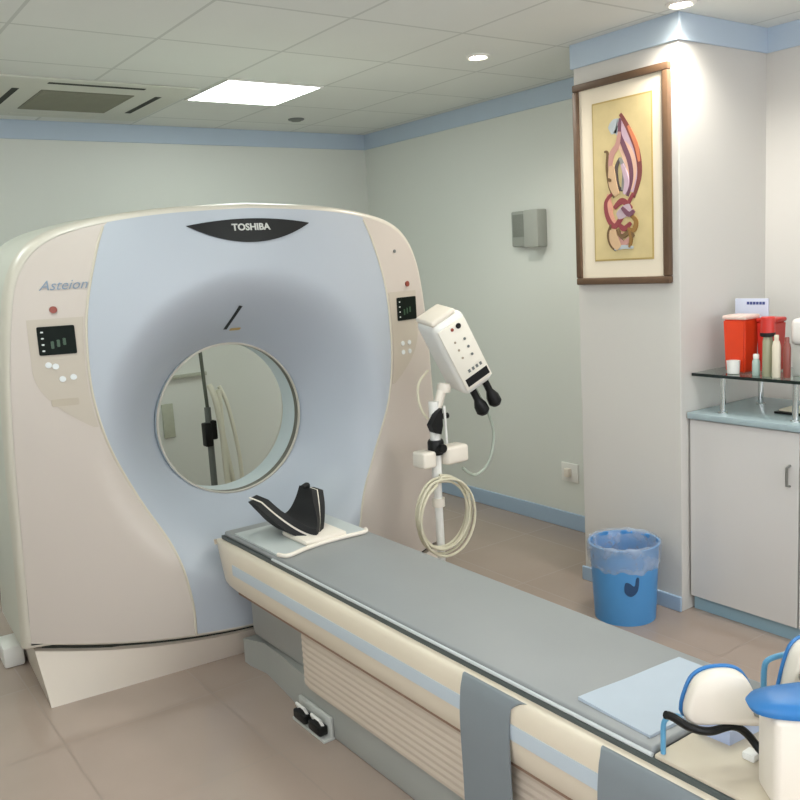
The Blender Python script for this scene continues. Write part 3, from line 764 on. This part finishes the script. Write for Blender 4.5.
# picture
pc = thing('framed_picture', 'brown framed abstract calligraphic artwork on the pillar', 'picture', (PX, 2.827, 1.58))
py0, py1, pz0, pz1 = 2.53, 3.095, 1.578, 2.55
fw = .034; xf = PX-.032
for nm, lo, hi in (('b', (py0, pz0), (py1, pz0+fw)), ('t', (py0, pz1-fw), (py1, pz1)), ('l', (py0, pz0+fw), (py0+fw, pz1-fw)), ('r', (py1-fw, pz0+fw), (py1, pz1-fw))):
    MB().box((xf, lo[0], lo[1]), (PX-.001, hi[0], hi[1]), .006).build('frame_rail', M_wood, pc)
MB().box((PX-.018, py0+fw, pz0+fw), (PX-.002, py1-fw, pz1-fw)).build('mount', M_mat, pc, False)
ay0, ay1, az0, az1 = 2.63, 2.97, 1.70, 2.435
xa = PX-.018
MB().box((xa-.003, ay0-.008, az0-.008), (xa, ay1+.008, az1+.008), .001, 1).build('gold_lip', M_gold, pc)
art = MB().box((xa-.004, ay0, az0), (xa-.002, ay1, az1)).build('artwork', M_paper, pc, False)
def stroke(pts, wid, m_, lay):
    q = crom([(a, b, 0) for a, b in pts], 6); n = len(q); top = []; bot = []
    for i, p in enumerate(q):
        t = (q[min(i+1, n-1)]-q[max(i-1, 0)]).normalized(); nn = Vector((-t.y, t.x, 0))
        w_ = 1.35*wid*(.4+.6*math.sin(math.pi*min(1, max(0, .08+.84*i/(n-1)))))
        top.append(((p+nn*w_/2).x, (p+nn*w_/2).y)); bot.append(((p-nn*w_/2).x, (p-nn*w_/2).y))
    mb = MB(); mb.strip(top, bot, lambda a, b, d: (xa-d, ay1-a-.012, az1-b+.005), .003, .0045+.0003*lay)
    sub(mb.build('brush_stroke', m_, pc, False), art)
mm = lambda n_, c: mat(n_, c, .7, var=.08, scale=30)
# (a = metres from the left edge, b = metres down from the top edge)
ST = STROKES = [
 ([(.09, .14), (.13, .12), (.155, .16)], .05, mm('ink_grey_blue', '#aeb6ba')),
 ([(.158, .10), (.185, .17), (.22, .26), (.232, .36), (.21, .43)], .06, mm('ink_lilac', '#c3a8b6')),
 ([(.15, .20), (.19, .25), (.215, .33), (.20, .42)], .05, mm('ink_peach', '#dcb49c')),
 ([(.155, .07), (.205, .15), (.25, .25), (.262, .36), (.225, .46)], .022, mm('ink_maroon', '#7a3f3c')),
 ([(.20, .13), (.245, .22), (.262, .30)], .016, mm('ink_orange', '#cd7a55')),
 ([(.155, .09), (.15, .16), (.175, .22), (.205, .29), (.215, .37), (.19, .45)], .02, mm('ink_plum', '#6f4657')),
 ([(.15, .15), (.135, .21), (.10, .25), (.085, .33), (.10, .42)], .024, mm('ink_rose', '#b98a80')),
 ([(.055, .23), (.075, .24), (.07, .31), (.085, .40), (.11, .45)], .012, mm('ink_brown', '#6e5434')),
 ([(.15, .27), (.125, .32), (.135, .40), (.165, .42)], .016, mm('ink_dark', '#4e4440')),
 ([(.15, .27), (.175, .33), (.17, .40), (.16, .42)], .02, mm('ink_grey', '#8c8a86')),
 ([(.08, .43), (.075, .50), (.095, .56), (.12, .57)], .03, mm('ink_salmon', '#d79a84')),
 ([(.10, .43), (.06, .47), (.07, .54), (.11, .585), (.15, .55), (.19, .49), (.225, .44)], .020, mm('ink_wine', '#8a3b40')),
 ([(.11, .50), (.16, .47), (.215, .51)], .022, mm('ink_wine', '#8a3b40')),
 ([(.13, .54), (.17, .52), (.21, .50)], .04, mm('ink_mauve', '#b7a3ac')),
 ([(.085, .47), (.09, .53)], .02, mm('ink_salmon', '#d79a84')),
 ([(.14, .58), (.17, .60), (.21, .575)], .02, mm('ink_wine', '#8a3b40')),
 ([(.09, .575), (.072, .62), (.085, .67), (.115, .70)], .012, mm('ink_brown', '#6e5434')),
 ([(.21, .54), (.24, .57), (.225, .61), (.19, .60)], .018, mm('ink_ochre', '#8f6a34')),
 ([(.16, .62), (.14, .65), (.17, .67), (.21, .64)], .022, mm('ink_rose', '#b98a80')),
 ([(.11, .695), (.16, .685), (.22, .69)], .014, mm('ink_grey_blue', '#aeb6ba')),
 ([(.10, .30), (.105, .38), (.13, .44)], .035, mm('ink_sand', '#c9a884')),
 ([(.165, .30), (.19, .38), (.175, .44)], .02, mm('ink_lilac', '#c3a8b6')),
 ([(.10, .60), (.11, .65), (.14, .69)], .04, mm('ink_sand', '#c9a884')),
 ([(.16, .50), (.20, .535), (.23, .52)], .018, mm('ink_plum', '#6f4657')),
 ([(.13, .60), (.155, .635), (.20, .62), (.225, .64)], .016, mm('ink_brown', '#6e5434')),
 ([(.075, .36), (.10, .37)], .012, mm('ink_brown', '#6e5434')),
 ([(.20, .60), (.21, .65), (.20, .69)], .012, mm('ink_ochre', '#8f6a34')),
]
for i, (p, w_, m_) in enumerate(ST): stroke(p, w_, m_, i)

# ------------------------------------------------------------------ cabinet in the recess
cx0, cy1 = 3.44, PY0-.006
cb = thing('base_cabinet', 'white laminate base cabinet with blue plinth beside the pillar', 'cabinet', (3.7, 1.94, 0))
cy0 = 1.40
MB().box((cx0, cy0, .085), (XR-.002, cy1, .945)).build('carcass', M_cabside, cb, False)
MB().box((cx0+.012, cy0, 0), (XR-.002, cy1-.004, .085)).build('plinth', M_plinth, cb, False)
for d0, d1, hy_ in ((1.945, cy1-.006, 1.985), (cy0+.004, 1.937, 1.90)):
    dr = MB().box((cx0-.02, d0, .075), (cx0-.001, d1, .94), .002, 1).build('door', M_cab, cb)
    m = MB(); m.tube([(cx0-.02, hy_, .795), (cx0-.045, hy_, .79), (cx0-.045, hy_, .71), (cx0-.02, hy_, .705)], .006, 10); sub(m.build('handle', M_steel, cb), dr)
solo('worktop', MB().box((cx0-.035, cy0, .945), (XR-.002, cy1, .975), .004), M_counter, 'blue teal worktop on the white cabinet', 'worktop', (3.7, 1.94, .945))
gs = thing('glass_shelf', 'clear glass shelf with dark edge on chrome posts above the worktop', 'shelf', (3.6, 1.95, .975))
GZ = 1.144
MB().box((3.445, cy0+.02, GZ), (3.82, cy1-.004, GZ+.012)).build('glass_pane', M_glass, gs, False)
m = MB(); m.box((3.438, cy0+.02, GZ-.001), (3.4445, cy1-.004, GZ+.013)); m.build('front_edge', M_gedge, gs, False)
for x, y in ((3.475, 2.345), (3.475, 1.995), (3.78, 2.345), (3.78, 1.995)):
    m = MB(); m.lathe([(.022, .975), (.022, .981), (.0135, .983), (.0135, GZ-.006), (.02, GZ-.004), (.02, GZ-.0005)], (x, y, 0), 20); m.build('post', M_chrome, gs)
GT = GZ+.0125
# sharps containers
def sharps(x, y, hx_, hy_, h, m_, lab, lid):
    t = thing('sharps_container', lab, 'container', (x, y, GT), group='sharps containers on the glass shelf')
    mb = MB(); mb.loops([[(x+a*hx_*k, y+b*hy_*k, GT+z) for a, b in ((-1, -1), (1, -1), (1, 1), (-1, 1))] for k, z in ((.86, 0), (1, h*.93))], True, True, True)
    bmesh.ops.bevel(mb.bm, geom=list(mb.bm.edges), offset=.008, segments=3, affect='EDGES'); mb.build('tub', m_, t)
    MB().box((x-hx_*1.04, y-hy_*1.04, GT+h*.92), (x+hx_*1.04, y+hy_*1.04, GT+h), .008).build('lid', lid, t)
sharps(3.60, 2.335, .058, .058, .262, M_orange, 'orange sharps container with pale lid, leftmost on the glass shelf', M_clearlid)
sharps(3.665, 2.225, .05, .045, .245, M_redbox, 'red sharps container behind the small bottles on the glass shelf', M_redbox)
def bottle(name, x, y, r, h, body, cap, lab, caph=.04, neck=.45, label_m=None, group=None, caprad=None):
    t = thing(name, lab, 'bottle', (x, y, GT), group=group)
    hb = h-caph
    MB().lathe([(r*.94, 0), (r, .004), (r, hb*.82), (r*.8, hb*.93), (r*neck, hb), (r*neck, hb+.006)], (x, y, GT), 22).build('body', body, t)
    c = caprad or r*neck*1.25
    MB().lathe([(c, hb), (c, h-.004), (c*.85, h)], (x, y, GT), 20).build('cap', cap, t)
    if caprad: MB().lathe([(caprad*.9, hb-.012), (caprad*1.08, hb-.008), (caprad*1.08, hb+.004), (caprad*.9, hb+.008)], (x, y, GT), 20).build('neck_ring', M_black, t)
    if label_m: MB().lathe([(r*1.015, hb*.2), (r*1.015, hb*.7)], (x, y, GT), 22, False, False).build('paper_label', label_m, t)
bottle('bottle', 3.515, 2.150, .022, .262, M_bott, M_redbox, 'tall greenish bottle with red top in the middle of the glass shelf', .075, .55, None, caprad=.03)
bottle('bottle', 3.50, 2.100, .018, .185, M_label, M_label, 'slim cream bottle right of the red topped bottle', .02)
bottle('bottle', 3.515, 2.060, .016, .175, M_brown, M_brown, 'slim brown red bottle right of the slim cream bottle', .02)
bottle('bottle', 3.515, 2.205, .017, .095, M_teal, M_white, 'short pale teal vial left of the red topped bottle', .02, .6)
m = MB(); m.lathe([(.022, 0), (.027, .002), (.03, .06), (.026, .06), (.023, .006)], (3.51, 2.315, GT), 24, True, True)
solo('paper_cup', m, M_white, 'little white cup in front of the orange container', 'cup', (3.51, 2.315, GT))
ct = thing('carton', 'white carton at the right end of the glass shelf', 'box', (3.615, 2.007, GT))
MB().box((3.57, 1.95, GT), (3.66, 2.065, GT+.135), .003).build('box', mat('grey_white_carton', '#c9cac2', .6, var=.03), ct)
MB().box((3.56, 1.945, GT+.1355), (3.67, 2.075, GT+.25), .02, 3).build('wrapped_top', M_white, ct)
cdn = thing('notice_card', 'lavender card with blue print standing behind the orange container', 'card', (3.74, 2.37, GT))
MB().box((3.735, 2.285, GT), (3.745, 2.455, GT+.325), .002).build('card', M_card, cdn)
m = MB()
for k in range(6): m.box((3.733, 2.30+.016*k, GT+.297), (3.735, 2.312+.016*k, GT+.31))
m.build('blue_print', M_navy, cdn, False)
tr = thing('instrument_tray', 'flat black tray lying on the worktop under the glass shelf', 'tray', (3.68, 2.06, .975))
m = MB(); m.box((3.60, 1.93, .975), (3.76, 2.17, .985), .003); m.build('tray_base', M_black, tr)
m = MB(); m.box((3.615, 1.945, .985), (3.745, 2.155, .995), .003); m.build('paper_liner', M_label, tr)

# ------------------------------------------------------------------ waste bin
bxn, byn = 3.15, 2.66
bn = thing('waste_bin', 'blue plastic waste bin with clear liner against the pillar', 'bin', (bxn, byn, 0))
m = MB(); m.lathe([(.02, .012), (.135, .012), (.162, .365), (.168, .368), (.168, .372), (.158, .372), (.156, .36), (.16, .34), (.143, .0), (.02, .0)][::-1], (bxn, byn, 0), 48, True, True)
m.build('bucket', M_bin, bn)
m = MB(); L = []
for i, (r, z) in enumerate([(.146, .24), (.151, .30), (.157, .374), (.166, .384), (.173, .376), (.172, .34), (.169, .30), (.165, .262)]):
    L.append([((r+.0022*math.sin(9*a+i)*(i > 1)+.0016*math.sin(23*a+2*i))*math.cos(a)+bxn, (r+.0022*math.sin(9*a+i)*(i > 1)+.0016*math.sin(23*a+2*i))*math.sin(a)+byn, z+(.007*math.sin(7*a)+.004*math.sin(17*a) if i == 7 else .002*math.sin(13*a) if i > 1 else 0)) for a in [2*math.pi*k/96 for k in range(96)]])
m.loops(L); m.build('bin_liner', M_liner, bn, ang=80)
av = math.atan2(-byn, -bxn)+.16
m = MB()
def on_bin(a, b, d): r = .1435+(.162-.1435)*b/.365+d; return (bxn+r*math.cos(av+a/.15), byn+r*math.sin(av+a/.15), b)
pp = crom([(-.022, .215, 0), (-.024, .17, 0), (.003, .15, 0), (.033, .175, 0), (.04, .235, 0), (.028, .238, 0), (.02, .20, 0), (-.002, .215, 0)], 5, True)
m.prism([(p.x, p.y) for p in pp], on_bin, -.002, .0025); m.build('hand_hole', M_binhole, bn, ang=30)

for o in ROOTS:
    if '_o' in o: del o['_o']
